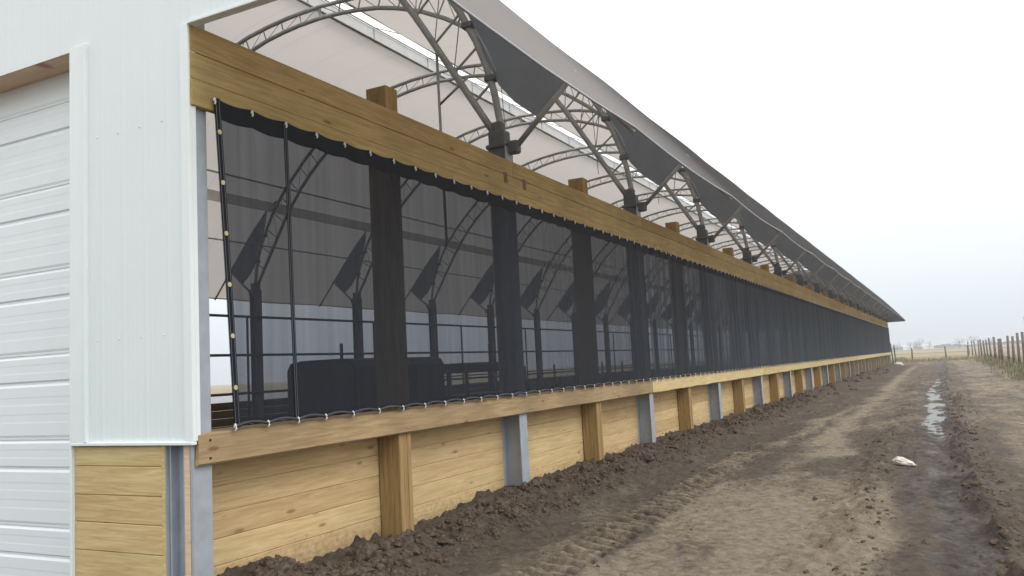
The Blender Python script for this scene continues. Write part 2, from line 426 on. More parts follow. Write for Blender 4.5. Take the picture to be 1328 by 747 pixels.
for i in range(5200):
    y=.1+26*(R_.random()**1.9)
    u=R_.random()
    xx=.04+abs(R_.gauss(0,.30)) if u<.88 else R_.uniform(.2,1.3)
    if i>1700: xx=.05+abs(R_.gauss(0,.55))
    r=R_.choice((.012,.016,.02,.026,.04,.05)) if i<1700 else R_.choice((.007,.009,.012,.015))
    r*=1*(1+.6*R_.random())*(1 if xx<.7 else .5)
    if i<1700 and R_.random()<.075 and xx<.6: r=R_.uniform(.05,.09)
    add_clod(clod,xx,y,r,v2 if r>.045 else (v1 if r>.016 else ico_v),f2 if r>.045 else (f1 if r>.016 else ico_f))
for yy,xx,r in((3.75,.10,.10),(3.9,.16,.07),(4.2,.06,.06),(5.7,.10,.11),(5.85,.15,.08),(6.6,.12,.08),(8.1,.15,.10),(8.4,.12,.09),(10.3,.2,.11),(10.7,.14,.09),(12.6,.2,.12),(13,.15,.1),(15.2,.2,.12),(17.3,.22,.14),(19.5,.3,.13),(20.2,.5,.12),(2.6,.10,.055),(2.9,.2,.05),(1.7,.12,.07),(2.0,.1,.05)):
    add_clod(clod,xx,yy,r)
for i in range(150):
    yy=.2+24*R_.random()**1.4;add_clod(clod,.03+.14*R_.random(),yy,R_.uniform(.035,.085))
for i in range(60):
    yy=26+40*R_.random();add_clod(clod,.1+abs(R_.gauss(0,.4)),yy,R_.uniform(.06,.14))
for i in range(160):   # crumbs along the rut and the tracks
    yy=1+16*R_.random()**1.3;c=R_.choice((3.7,4.9,4.95,2.0,1.75,3.9));add_clod(clod,c+R_.gauss(0,.16),yy,R_.uniform(.008,.020),v1,f1)
for i in range(700):   # torn up lumps beside the wet rut
    yy=1.2+24*R_.random()**1.4;add_clod(clod,rutx(yy)+.30+R_.gauss(0,.13)+.02*yy*0,yy,R_.choice((.012,.018,.025,.04))*(.7+.6*R_.random()),v1,f1)
for i in range(260):
    yy=1.2+12*R_.random()**1.2;add_clod(clod,rutx(yy)-.78+R_.gauss(0,.2),yy,R_.choice((.010,.014,.02,.03))*(.7+.6*R_.random()),v1,f1)
clod.build('soil_clods',M['clod'],smooth=False,kind='stuff',label='loose dark clods of dug soil heaped along the barn wall',cat='soil')
# straw bits
st=MB()
for i in range(500):
    x_,y_=(R_.uniform(.2,4),1+9*R_.random()**1.5);a=R_.random()*6.28;l=R_.uniform(.01,.035);z=ground(x_,y_)[0]+.010
    dx,dy=math.cos(a)*l,math.sin(a)*l
    st.quadmesh([(x_-dx,y_-dy,z),(x_+dx,y_+dy,z+.006),(x_+dx+.003,y_+dy+.003,z+.004),(x_-dx+.003,y_-dy+.003,z)],[(0,1,2,3)],R_.random())
st.build('straw_litter',M['straw'],kind='stuff',label='scattered bits of straw trodden into the dirt lane',cat='straw')

# ------------------------------------------------------------------ barn
barn=empty('cattle_barn',(0,0,0),label='long hoop barn with grey fabric roof, plank side wall and white gable end',cat='barn')
E=EYE
ROOF=[(1.60,4.25),(0.0,6.15),(-.85,7.0),(-2.43,8.46),(-4.5,9.56),(-6.50,9.83)]   # (x,z) right half outer line
def mir(p): return (-W-p[0],p[1])
def refine(pl,n=5):
    out=[]
    for a,b in zip(pl,pl[1:]):
        for k in range(n): out.append((a[0]+(b[0]-a[0])*k/n,a[1]+(b[1]-a[1])*k/n))
    return out+[pl[-1]]
def smoothpl(pl,it=2):
    for _ in range(it):
        q=[pl[0]]
        for a,b in zip(pl,pl[1:]): q+=[(a[0]*.75+b[0]*.25,a[1]*.75+b[1]*.25),(a[0]*.25+b[0]*.75,a[1]*.25+b[1]*.75)]
        pl=q+[pl[-1]]
    return pl
RS=smoothpl(ROOF)
LS=[mir(p) for p in smoothpl([(1.60,4.25),(0.0,6.15),(-.85,7.0),(-2.43,8.46),(-4.5,9.66),(-6.40,9.90)])]
def zroof(x):
    pl=RS if x>-W/2 else LS
    pl=sorted(pl)
    for a,b in zip(pl,pl[1:]):
        if a[0]<=x<=b[0]: return a[1]+(b[1]-a[1])*(x-a[0])/(b[0]-a[0])
    return pl[-1][1] if x>pl[-1][0] else (pl[0][1])
def sheet(pl,flip,name):
    b=MB();ysr=[]
    k=0
    while k<=NP*2: 
        ysr.append(-.12 if k==0 else k*S/2);k+=1
    ysr[-1]=YE+.15
    vv=[]
    for j,yy in enumerate(ysr):
        ph=(yy/(2*S))%1.0
        for (x_,z_) in pl:
            # sag between trusses, more at the loose eave
            d=math.sin(math.pi*ph)
            e=sm(-.5,1.6,x_) if x_>-W/2 else sm(-W+.5,-W-1.6,x_)
            vv.append((x_-(.0 if x_>-W/2 else 0),yy,z_-.035*d*(1-e)-.05*d*e+.012*noise.noise((x_,yy,1))))
    n=len(pl)
    ff=[(j*n+i,j*n+i+1,(j+1)*n+i+1,(j+1)*n+i) for j in range(len(ysr)-1) for i in range(n-1)]
    if flip: ff=[f[::-1] for f in ff]
    b.quadmesh(vv,ff)
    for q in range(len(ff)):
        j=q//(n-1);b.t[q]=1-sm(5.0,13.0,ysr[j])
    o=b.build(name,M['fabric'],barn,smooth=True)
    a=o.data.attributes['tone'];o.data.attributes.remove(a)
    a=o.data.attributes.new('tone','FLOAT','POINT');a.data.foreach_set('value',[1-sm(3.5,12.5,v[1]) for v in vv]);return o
# right half: outward normal must be the mesh's front side
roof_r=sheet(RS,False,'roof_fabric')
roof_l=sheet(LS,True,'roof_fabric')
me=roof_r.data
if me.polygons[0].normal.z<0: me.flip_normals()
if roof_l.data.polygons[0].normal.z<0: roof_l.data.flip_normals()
# fabric seams / eave rope
b=MB()
b.tube([(1.60,y_,4.25-.05*math.sin(math.pi*((y_/(2*S))%1))) for y_ in [k*S/2 for k in range(NP*2+1)]],.012,6)
b.build('eave_pipe',M['trim'] if False else M['galv'],barn,smooth=True)
b=MB()
b.tube([(-W-1.60,y_,4.25) for y_ in (0,YE/2,YE)],.022,6);b.build('eave_pipe',M['galvd'],barn,smooth=True)
# ridge vent: left curb + two rails
b=MB();b.box(-7.42,-7.38,0,YE,9.88,10.20,.5);b.build('ridge_curb',plain('ridge_curb_grey',(.52,.52,.52),.6),barn)
for xx,zz in((-6.50,9.81),(-7.36,10.22),(-7.36,9.90)):
    b=MB();b.tube([(xx,0,zz),(xx,YE,zz)],.018,6);b.build('ridge_rail',M['galvd'],barn)
b=MB()
for k in range(int(YE/2.44)):
    b.tube([(-7.37,k*2.44+.2,9.9),(-7.37,k*2.44+.2,10.22)],.008,5,cap=False)
    b.tube([(-7.37,k*2.44+.2,10.22),(-6.52,k*2.44+.2,9.84)],.012,5,cap=False)
b.build('ridge_baluster',M['galvd'],barn,kind='stuff')
# purlins
for xx,zz,r in((-.62,6.55,.03),(-2.9,8.62,.025),(-W+1.35,7.28,.035),(-W+.15,5.72,.03),(-W+2.9,8.55,.025)):
    b=MB();b.tube([(xx,0,zz),(xx,YE,zz)],r*.8,6);b.build('purlin',M['galv'],barn)
b=MB();b.box(-W+.83,-W+.86,0,YE,6.62,6.92,.5);b.build('valance_band',plain('pale_valance',(.62,.59,.57),.8),barn)

# ---- truss
OUT=[(-.10,4.50),(-.20,5.18),(-.47,5.92),(-1.10,6.98),(-2.43,8.30),(-3.45,8.98),(-4.5,9.40),(-5.7,9.60),(-6.9,9.66)]
INN=[(-.20,4.50),(-.81,5.50),(-1.45,6.53),(-2.15,7.40),(-2.95,8.10),(-4.0,8.78),(-5.1,9.20),(-6.1,9.36),(-6.9,9.40)]
def lerp_pl(pl,t):
    L=[0]
    for a,b_ in zip(pl,pl[1:]): L.append(L[-1]+math.dist(a,b_))
    d=t*L[-1]
    for i in range(len(pl)-1):
        if d<=L[i+1]+1e-9:
            k=(d-L[i])/(L[i+1]-L[i]);return (pl[i][0]+(pl[i+1][0]-pl[i][0])*k,pl[i][1]+(pl[i+1][1]-pl[i][1])*k)
    return pl[-1]
OUTs=smoothpl(OUT,1);INNs=smoothpl(INN,1)
GUS=[(.42,4.60),(.14,4.80),(-.06,5.08),(-.20,5.36),(-.37,5.86),(-.44,6.14),(-.34,5.97+.42),(.0,6.06),(.86,5.06)]
GUS=[(.40,4.59),(.10,4.84),(-.10,5.09),(-.22,5.36),(-.40,5.88),(-.50,6.12),(-.62,6.60),(-.30,6.33),(.0,6.03),(.80,5.08),(.86,4.99)]
def make_truss(parent):
    tr=empty('roof_truss',(0,0,0));tr.parent=parent
    both=lambda pl:pl+[mir(p) for p in pl[::-1][1:]]
    b=MB();b.tube([(x,0,z) for x,z in both(OUTs)],.047,7);b.build('outer_chord',M['galvd'],tr,smooth=True)
    b=MB();b.tube([(x,0,z) for x,z in both(INNs)],.047,7);b.build('inner_chord',M['galvd'],tr,smooth=True)
    # webs
    b=MB();n=17
    for side in(0,1):
        f=(lambda p:p) if side==0 else mir
        for k in range(1,n+1):
            t=k/n
            a=f(lerp_pl(OUTs,t*.985+.012));c=f(lerp_pl(INNs,t));d=f(lerp_pl(INNs,max(0,t-1/n)))
            b.tube([(a[0],0,a[1]),(c[0],0,c[1])],.017,5,cap=False)
            if k>2: b.tube([(a[0],0,a[1]),(d[0],0,d[1])],.009,4,cap=False)
    b.build('web_bars',M['galvd'],tr)
    for side in(0,1):
        f=(lambda p:p) if side==0 else mir
        s=1 if side==0 else -1
        # strut to eave and rafter along the overhang
        b=MB();a=f((.02,4.22));c=f((.93,5.05))
        b.tube([(a[0],0,a[1]),(c[0],0,c[1])],.036,7);b.build('eave_strut',M['galvd'],tr,smooth=True)
        b=MB();pp=[f((1.58,4.20)),f((.0,6.07)),f((-.62,6.68)),f((-1.02,6.95))]
        b.tube([(p[0],0,p[1]) for p in pp],.028,6);b.build('overhang_rafter',M['galvd'],tr,smooth=True)
        b=MB();g=[f(p) for p in GUS];b.poly_prism(g,'y',-.012,.012);b.build('gusset_panel',M['gusset'],tr)
        # light edge pipe just outside the outer chord, clamps
        b=MB();pp=[f((-.13,5.27)),f((-.24,5.56)),f((-.40,5.88))];b.tube([(p[0],.0,p[1]) for p in pp],.018,6);b.build('keder_pipe',M['galv'],tr,smooth=True)
        for cx_,cz_ in((-.21,5.20),(-.50,5.95)):
            q=f((cx_,cz_));b=MB();b.bbox(q[0]-.075,q[0]+.075,-.06,.06,q[1]-.042,q[1]+.042,.012);b.build('clamp',M['clamp'],tr)
        q=f((.06,4.28));b=MB();b.bbox(q[0]-.07,q[0]+.07,-.06,.06,q[1]-.08,q[1]+.08,.02);b.build('strut_bracket',M['clamp'],tr)
    return tr
t0=make_truss(barn);t0.location=(0,.13,0)
trs=[t0]
for k in range(1,NP//2+1):
    c=dup(t0,barn);c.location=(0,min(YE-.1,k*2*S+.02),0);trs.append(c)
# drop pipe with bracket on the second truss
b=MB();b.tube([(-.985,.0,5.74),(-.96,0,3.2)],.020,6);b.tube([(-.965,0,5.02),(-.52,0,5.02+.28)],.016,6)
b.build('drop_pipe',M['galvd'],trs[1],smooth=True)
for k in(2,3,4,6):
    b=MB();b.tube([(-2.6,.0,7.75),(-2.58,.1,6.2)],.008,5);b.build('hanging_wire',M['clamp'],trs[k])

# ---- steel columns (wide flange) near side, far side
def wflange(b,xc,yc,z0,z1,dx=.25,fw=.19,tf=.016):
    b.bbox(xc+dx/2-tf,xc+dx/2,yc-fw/2,yc+fw/2,z0,z1,.003)
    b.bbox(xc-dx/2,xc-dx/2+tf,yc-fw/2,yc+fw/2,z0,z1,.003)
    b.box(xc-dx/2+tf,xc+dx/2-tf,yc-.006,yc+.006,z0,z1)
b=MB();wflange(b,-.125,0,-.2,4.34);col0=b.build('steel_column',M['galv'],barn);col0.location=(0,.082,0);col0.scale=(1,.74,1)
b=MB();b.bbox(-.24,-.02,-.085,.085,4.1,4.50,.01);b.bbox(-.27,.0,-.11,.11,4.28,4.33,.01);b.bbox(-.21,-.06,-.06,.06,4.45,4.62,.02)
cap0=b.build('column_cap',M['clamp'],col0)
for k in range(1,NP//2+1):
    c=dup(col0,barn);c.location=(0,k*2*S,0);c.scale=(1,1,1)
b=MB();wflange(b,-W+.125,0,-.2,4.36,.25,.25);b.bbox(-W+.02,-W+.24,-.1,.1,4.2,4.55,.01)
f0=b.build('far_column',M['clamp'],barn);f0.location=(0,.055,0)
for k in range(1,NP//2+1):
    c=dup(f0,barn);c.location=(0,k*2*S,0)
# ---- wood posts
def wpost():
    b=MB()
    for k in range(3):
        b.bbox(-.235,-.002-.003*(k%2),-.095+k*.0635,-.095+(k+1)*.0635-.002,-.2,4.345,.004)
    return b
p0=wpost().build('wooden_post',M['post'],barn);p0.location=(0,S,0)
for k in range(3,NP,2):
    c=p0.copy();C.objects.link(c);c.parent=barn;c.location=(0,k*S,0)
# ---- plank wall bays
for k in range(NP):
    b=MB();y0=k*S+(.16 if k==0 else .0)+.004;y1=(k+1)*S-.004
    z=1.245
    zz=[1.245]
    for q in range(8): zz.append(zz[-1]-.186)
    for a,c in zip(zz[1:],zz): b.bbox(-.285,-.245+R_.uniform(-.002,.002),y0,y1,a,c-.0015,.0055)
    b.build('plank_panel',M['pine'],barn)
# ---- header beam: three courses, lengths between steel posts
hb=empty('header_beam',(0,0,0));hb.parent=barn
for q,(z0,z1,px) in enumerate(((3.518,3.708,.052),(3.710,3.903,.040),(3.905,4.100,.040))):
    y=-.02;first=True
    while y<YE:
        L=4.88*(1 if q%2 else 1)+(0 if not first else (.0 if q%2==0 else 2.44));first=False
        e=min(YE+.05,y+L)
        b=MB();b.bbox(.0015,px,y,e-.003,z0,z1-.002,.005);b.build('plank',M['beam'],hb);y=e
        if e>=YE+.05: break
# splice marks
for yy in(4.62,5.12):
    b=MB();b.box(.040,.0435,yy,yy+.085,3.80,3.93,.1);b.build('splice_block',plain('dark_wood_plug',(.16,.085,.045),.8,.3,20),hb)
# ---- sill
y=.004;k=0
sl=empty('sill_ledge',(0,0,0));sl.parent=barn
while y<YE:
    e=min(YE+.05,y+(9.75 if k==0 else 9.76))
    b=MB();nseg=24;vv=[]
    for i in range(nseg+1):
        yy=y+(e-.006-y)*i/nseg;w1=.006*noise.noise((yy*.9,k,1))+(.012*noise.noise((yy*1.3,k,5)) if k else 0);w2=.004*noise.noise((yy*.8,k,3))
        z0=1.066+w1;z1=1.278+w2;c_=.012
        vv+=[(.001,yy,z0),(.040-c_,yy,z0),(.040,yy,z0+c_),(.040,yy,z1-c_),(.040-c_,yy,z1),(-.26,yy,z1)]
    ff=[(i*6+q,i*6+q+1,(i+1)*6+q+1,(i+1)*6+q) for i in range(nseg) for q in range(5)]
    ff+=[tuple(range(5))[::-1],tuple(nseg*6+q for q in range(5)),(0,4,5),]
    ff=ff[:-1]
    ff=[f[::-1] for f in ff]
    b.quadmesh(vv,ff,R_.random());b.build('sill_board',M['sill'] if k==0 else M['sill_new'],sl,**({'label':'weathered tan sill board'} if k==0 else {}));y=e;k+=1
# bolts on sill end
b=MB()
for yy in(.1,.1,2.44,4.88,7.3):
    for zz in(1.11,1.23):b.tube([(.039,yy,zz),(.046,yy,zz)],.008,7)
b.build('bolt',M['galv'],sl,kind='stuff')

# ---- gable end
gb=empty('gable_wall',(0,0,0));gb.parent=barn
DX0,DX1,DZ=-1.20,-6.2,4.175
def zbot(x):
    if x>.03:return 4.105
    if DX1<=x<=DX0:return DZ
    return 1.232
b=MB();pr=[]
x=-W-1.5
pitch=.2286
xs_=[]
k=0
while x<1.58:
    base=x
    for dx,dy in((0,0),(.010,-.0022),(.024,-.0022),(.034,0),(.070,0),(.076,-.0012),(.082,0),(.118,0),(.124,-.0012),(.130,0),(.170,0),(.176,-.0012),(.182,0)):
        xs_.append((base+dx,dy))
    x+=pitch
for bx in(DX0,DX1,.03,-W-.03): xs_+= [(bx-.0008,0),(bx+.0008,0)]
xs_=sorted(set(xs_));xs_=[p for p in xs_ if p[0]<=1.56]
for (xa,ya),(xb,yb) in zip(xs_,xs_[1:]):
    xm=(xa+xb)/2
    z0=zbot(xm) if xm>-W-.03 else 4.105
    za,zb=zroof(xa)-.02,zroof(xb)-.02
    if min(za,zb)<=z0+.005: continue
    b.quadmesh([(xa,-.020+ya,z0),(xb,-.020+yb,z0),(xb,-.020+yb,zb),(xa,-.020+ya,za)],[(0,1,2,3)])
b.build('metal_siding',M['siding'],gb)
b=MB()   # screws
for xx in [-.93+.2286*q for q in range(4)]:
    for zz in(1.95,3.45,4.95):
        xx2=xx+.003*R_.random();b.tube([(xx2,-.020,zz+.02*(R_.random()-.5)),(xx2,-.026,zz)],.005,6)
b.build('siding_screw',M['siding'],gb,kind='stuff')
# backing so the wall has depth
b=MB()
pts=[(x_,zroof(x_)-.05) for x_ in [1.5-k*.25 for k in range(0,68)] if x_>-W-1.5]
for (xa,za),(xb,zb) in zip(pts,pts[1:]):
    xm=(xa+xb)/2
    z0=4.11 if (xm>.0 or xm<-W) else (DZ+.16 if DX1-.2<xm<DX0+.2 else None)
    if z0 is None: z0=1.25
    if xm>-W and xm<0 and not(DX1-.2<xm<DX0+.2):
        if xm>-.25 : z0=4.11
    if min(za,zb)<=z0: continue
    b.quadmesh([(xa,.02,z0),(xb,.02,z0),(xb,.02,zb),(xa,.02,za)],[(0,1,2,3)])
b.build('wall_lining',M['siding'],gb)
b=MB();b.bbox(-.045,.035,-.036,-.004,1.232,4.10,.004);b.bbox(.020,.035,-.004,.03,1.232,4.10,.003);b.build('corner_trim',M['trim'],gb)
b=MB();b.bbox(DX0,DX0+.165,-.040,-.006,1.232,DZ+.02,.004);b.bbox(DX0+.150,DX0+.168,-.050,-.006,1.232,DZ+.02,.003);b.bbox(DX0-.02,DX0,-.040,.20,-.2,DZ+.02,.003)
b.build('door_jamb_trim',M['trim'],gb)
b=MB();b.bbox(DX0,.035,-.044,-.004,1.208,1.232,.004);b.build('base_trim',M['trim'],gb)
b=MB();b.bbox(.036,1.56,-.045,.03,4.085,4.108,.004);b.build('overhang_trim',M['trim'],gb)
b=MB();b.box(DX1-.02,DX0-.021,-.012,.24,DZ+.001,DZ+.05,.3);b.build('door_header',M['header'],gb)
b=MB();b.tube([(x_,-.03,zroof(x_)-.01) for x_ in [1.58-.3*k for k in range(0,27)]],.03,6);b.build('rake_trim',M['trim'],gb)
# front plank wall below siding
b=MB();zz=[1.203,1.065,.865,.672,.476,.28,.085,-.11]
for a,c in zip(zz[1:],zz): b.bbox(DX0+.002,-.258,-.012+R_.uniform(-.002,.002),.03,a,c-.0025,.005)
b.build('plank_panel',M['pinex'],gb)
b=MB();b.bbox(-.292,-.262,-.016,-.013+.028,-.2,1.203,.002);b.build('edge_batten',M['pinex'],gb)
# corner steel channel facing front and strip
b=MB();b.box(-.258,-.253,-.012,.10,-.2,1.203);b.box(-.252,-.085,.085,.093,-.2,1.203);b.bbox(-.105,-.085,-.0,.085,-.2,1.203,.002);b.build('corner_channel',M['galv'],gb)
b=MB()
for q in range(9): b.tube([(-.252,.03,1.12-q*.135+.03*math.sin(q*5)),(-.235,.03,1.12-q*.135+.03*math.sin(q*5))],.007,6)
b.build('bolt',M['clip'],gb,kind='stuff')
b=MB();b.bbox(-.084,-.034,-.010,.05,-.2,1.203,.003);b.build('corner_strip',M['header'],gb)
# corner column flange in the front plane is wider
b=MB();b.bbox(-.030,.0008,-.008,.152,-.2,3.52,.003);b.build('corner_flange',M['galv'],barn)
b=MB();pts=[(x_,zroof(x_)-.03) for x_ in [1.56-k*.3 for k in range(0,56)] if x_>-W-1.5]
for (xa,za),(xb,zb) in zip(pts,pts[1:]): b.quadmesh([(xa,YE+.12,4.14),(xb,YE+.12,4.14),(xb,YE+.12,zb),(xa,YE+.12,za)],[(0,1,2,3)])
b.build('end_wall',M['gusset'],barn)
# garage door
gd=empty('garage_door',(0,0,0));gd.parent=barn
zt=2.335+E;sec=.675
k=-1
while True:
    ztop=zt-sec*k;zb_=ztop-sec
    if ztop<-.05: break
    prof=[(zb_,.006),(zb_+.008,.010)]
    # one door section: groove 0.225 below top, faint reveals
    pf=[(ztop,.013),(ztop-.012,.013),(ztop-.030,0),(ztop-.075,0),(ztop-.085,.0012),(ztop-.140,.0012),(ztop-.150,0),(ztop-.208,0),(ztop-.222,.013),(ztop-.236,.013),(ztop-.256,0),(ztop-.335,0),(ztop-.345,.0012),(ztop-.395,.0012),(ztop-.405,0),(ztop-.470,0),(ztop-.480,.0012),(ztop-.535,.0012),(ztop-.545,0),(ztop-.640,0),(ztop-.660,.006),(ztop-sec+.001,.006),(ztop-sec+.001,.013)]
    b=MB()
    for (za,ya),(zb2,yb) in zip(pf,pf[1:]): b.quadmesh([(DX1,.225+ya,za),(DX0+.3,.225+ya,za),(DX0+.3,.225+yb,zb2),(DX1,.225+yb,zb2)],[(0,3,2,1)])
    b.build('door_section',M['door'],gd);k+=1
# far gable (back) stays open: truss only.  end posts of the building side
# ---- pipe fence on the far side
pf=empty('pipe_fence',(-W+.30,0,0),label='dark pipe rail fence with three rails along the open far side, seen through the screen',cat='fence')
def loc(o,p): o.parent=p;return o
for zz in(1.30,2.40,3.52):
    b=MB();b.tube([(0,.6,zz),(0,YE-.5,zz)],.040,7);b.build('rail',M['rail'],pf,smooth=True)
yy=1.9
while yy<YE:
    b=MB();b.tube([(.0,yy,-.1),(.0,yy,3.52)],.036,7);b.build('post',M['rail'],pf,smooth=True);yy+=6.1
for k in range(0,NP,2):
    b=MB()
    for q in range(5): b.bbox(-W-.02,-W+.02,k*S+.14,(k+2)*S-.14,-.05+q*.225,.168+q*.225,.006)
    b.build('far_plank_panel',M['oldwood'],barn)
# inner alley fence lower, dark gates further along
g2=empty('alley_gate',(-11.2,15.5,0),label='low dark tube gate panels standing in the middle of the barn, behind the screen',cat='gate')
for zz in(.4,.75,1.1,1.45):
    b=MB();b.tube([(0,0,zz),(0,30,zz)],.024,6);b.build('rail',M['rail'],g2)
for q in range(11):
    b=MB();b.tube([(0,q*3,-.1),(0,q*3,1.7 if q%3 else 2.6)],.05,7);b.build('post',M['rail'],g2)

# ---- dark load inside
fw=empty('feed_wagon',(-9.6,12.6,0),label='large black boxy wagon parked inside the barn, nearest to the corner behind the screen',cat='wagon')
b=MB();L=4.2
prof=[(-1.1,.55),(1.1,.55),(1.1,1.85),(1.0,2.02),(.6,2.08),(-.6,2.08),(-1.0,2.02),(-1.1,1.85)]
b.poly_prism(prof,'y',.06,L)
b.poly_prism([(p[0]*.96,p[1]-.04*(p[1]>1)) for p in prof],'y',0,.06)
b.build('body',M['black'],fw)
for q in range(6):
    b=MB();b.box(1.1,1.15,.3+q*.8,.38+q*.8,.55,1.8);b.build('rib',M['black'],fw)
for sx in(-1,1):
    for yy in(1.2,3.5):
        b=MB();b.tube([(sx*.85,yy,.5),(sx*1.12,yy,.5)],.5,18);w_=b.build('wheel',M['rubber'],fw)
        b=MB();b.tube([(sx*1.121,yy,.5),(sx*1.13,yy,.5)],.22,14);b.build('rim',M['galvd'],w_)
b=MB();b.tube([(0,0,.6),(0,-1.2,.5)],.05,6);b.build('drawbar',M['black'],fw)
cf=empty('cattle_feeder',(-8.6,17.2,0),label='dark flat roofed cattle feeder on legs behind the screen',cat='feeder')
b=MB();b.bbox(-.6,.6,0,3.6,1.55,1.85,.05);b.build('roof',M['black'],cf)
b=MB();b.poly_prism([(-.5,.35),(.5,.35),(.65,.9),(-.65,.9)],'y',.1,3.5);b.build('trough',M['blue'],cf)
for sx in(-.55,.55):
    for yy in(.1,3.5):
        b=MB();b.box(sx-.04,sx+.04,yy-.04,yy+.04,0,1.55);b.build('leg',M['black'],cf)
b=MB();b.bbox(.45,.65,3.4,3.6,1.85,2.3,.02);b.build('stack',M['black'],cf)

# ------------------------------------------------------------------ screen
sc=empty('windbreak_screen',(0,0,0),label='long black mesh windbreak curtain clipped between the timber header and the sill ledge',cat='screen')
XT,XB=.066,.058
ZT,ZB=3.612,1.292
CL=.36
ycl=[]
y=.155
while y<YE: ycl.append(y);y+=CL
def pleat(y,u):
    k=sm(7.5,11,y);a=k*(.020+.014*noise.noise((y*.3,0,0)))
    ph=y*2*math.pi/.42+2.2*noise.noise((y*.8,u*.35,0))+u*.25*math.sin(y)
    fall=.45+.55*math.sin(math.pi*u)
    d=a*fall*(math.sin(ph)+.5*math.sin(2.3*ph+1))
    d+=.012*noise.noise((y*1.1,u*1.5,4))*math.sin(math.pi*u)*(1-.5*k)
    return d
def edge(y):
    ph=((y-.155)/CL)%1
    return math.sin(math.pi*ph)
def sxyz(y,u,off=0):
    # u 0 bottom .. 1 top ; near end leans
    yl=y+.14*(1-u)*max(0,1-(y-.155)/1.2)
    z=(ZB+.022*edge(y)*1)*(1-u)+(ZT-.020*edge(y))*u
    x=XB+(XT-XB)*u+pleat(y,u)+off+.004
    return (x,yl,z)
ys_=[];y=.155
while y<YE: 
    ys_.append(y);y+=.045 if y<20 else(.06 if y<45 else .09)
us=[0,.03,.08,.16,.27,.38,.5,.62,.73,.84,.92,.97,1]
b=MB();n=len(us)
b.quadmesh([sxyz(y,u) for y in ys_ for u in us],[(j*n+i,(j+1)*n+i,(j+1)*n+i+1,j*n+i+1) for j in range(len(ys_)-1) for i in range(n-1)])
b.build('mesh_sheet',M['screen'],sc,smooth=True)
me=sc.children[-1].data if sc.children else [o for o in C.objects if o.name=='mesh_sheet'][0].data
me=bpy.data.meshes['mesh_sheet'];me.attributes.remove(me.attributes['tone'])
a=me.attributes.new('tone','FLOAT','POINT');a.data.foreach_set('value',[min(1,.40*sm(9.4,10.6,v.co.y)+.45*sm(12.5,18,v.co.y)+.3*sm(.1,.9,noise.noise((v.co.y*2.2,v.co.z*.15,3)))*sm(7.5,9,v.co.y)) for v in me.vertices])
def band(name,u0,u1,off,mat):
    b=MB();uu=[u0,(u0+u1)/2,u1];n=3
    b.quadmesh([sxyz(y,u,off) for y in ys_ for u in uu],[(j*n+i,(j+1)*n+i,(j+1)*n+i+1,j*n+i+1) for j in range(len(ys_)-1) for i in range(2)])
    return b.build(name,mat,sc,smooth=True)
band('top_hem',.940,1.0,.004,M['hem']);band('bottom_hem',0,.016,.004,M['hem'])
# rolled rope in bottom hem
b=MB();b.tube([sxyz(y,.004,.008) for y in ys_ if y<40],.013,6);b.build('hem_rope',plain('worn_hem_edge',(.035,.037,.045),.6,.3,9),sc,smooth=True)
# side hem and seam
for nm,y0,w in(('side_hem',.155,.055),('seam_strip',.845,.045)):
    b=MB();q=[k/16 for k in range(17)]
    b.quadmesh([ (sxyz(y0,u)[0]+.007,sxyz(y0,u)[1]+d,sxyz(y0,u)[2]) for u in q for d in(0,w)],[(2*i,2*i+1,2*i+3,2*i+2) for i in range(16)])
    h=b.build(nm,M['hem'],sc)
    for d in(.012,w-.012):
        b=MB();b.tube([(sxyz(y0,u)[0]+.009,sxyz(y0,u)[1]+d,sxyz(y0,u)[2]) for u in q],.0022,4);b.build('stitching',M['stitch'],h)
# clips
def ring(x,y,z,r=.017):
    b=MB();n=10;b.tube([(x,y,z+.016),(x+.012,y,z+.004),(x+.014,y,z-.014),(x+.004,y,z-.028)],.0062,6)
    b.tube([(x,y,z),(x+.006,y,z)],.011,10)
    return b
cb=ring(0,0,0).build('clip',M['clip'],sc,smooth=False);cb.location=sxyz(ycl[0],.005,.010)
for i,y in enumerate(ycl[:50]):
    if i: c=cb.copy();C.objects.link(c);c.parent=sc;c.location=sxyz(y,.005,.010)
    c=cb.copy();C.objects.link(c);c.parent=sc;c.location=sxyz(y,.990,.006)
b=MB()
for y in ycl[50:]:
    for u in(.005,.990):
        p=sxyz(y,u,.01);b.tube([(p[0],p[1],p[2]+.016),(p[0]+.012,p[1],p[2]-.028)],.009,5)
b.build('clip',M['clip'],sc,kind='stuff')
for k in range(6):
    u=.12+.155*k;p=sxyz(.155,u)
    b=MB();b.tube([(p[0]+.007,p[1]+.027,p[2]),(p[0]+.014,p[1]+.027,p[2])],.017,12);b.build('grommet',M['brass'],sc)

# ------------------------------------------------------------------ things on the far end
ep=empty('gate_post',(.14,YE+1.5,0),label='dark leaning pair of timbers standing at the far corner of the barn',cat='post')
b=MB();b.tube([(0,0,-.1),(-.12,.1,2.15)],.06,8);b.build('timber',M['fpost'],ep)
b=MB();b.tube([(.22,.1,-.1),(.16,.1,1.95)],.06,8);b.build('timber',M['fpost'],ep)

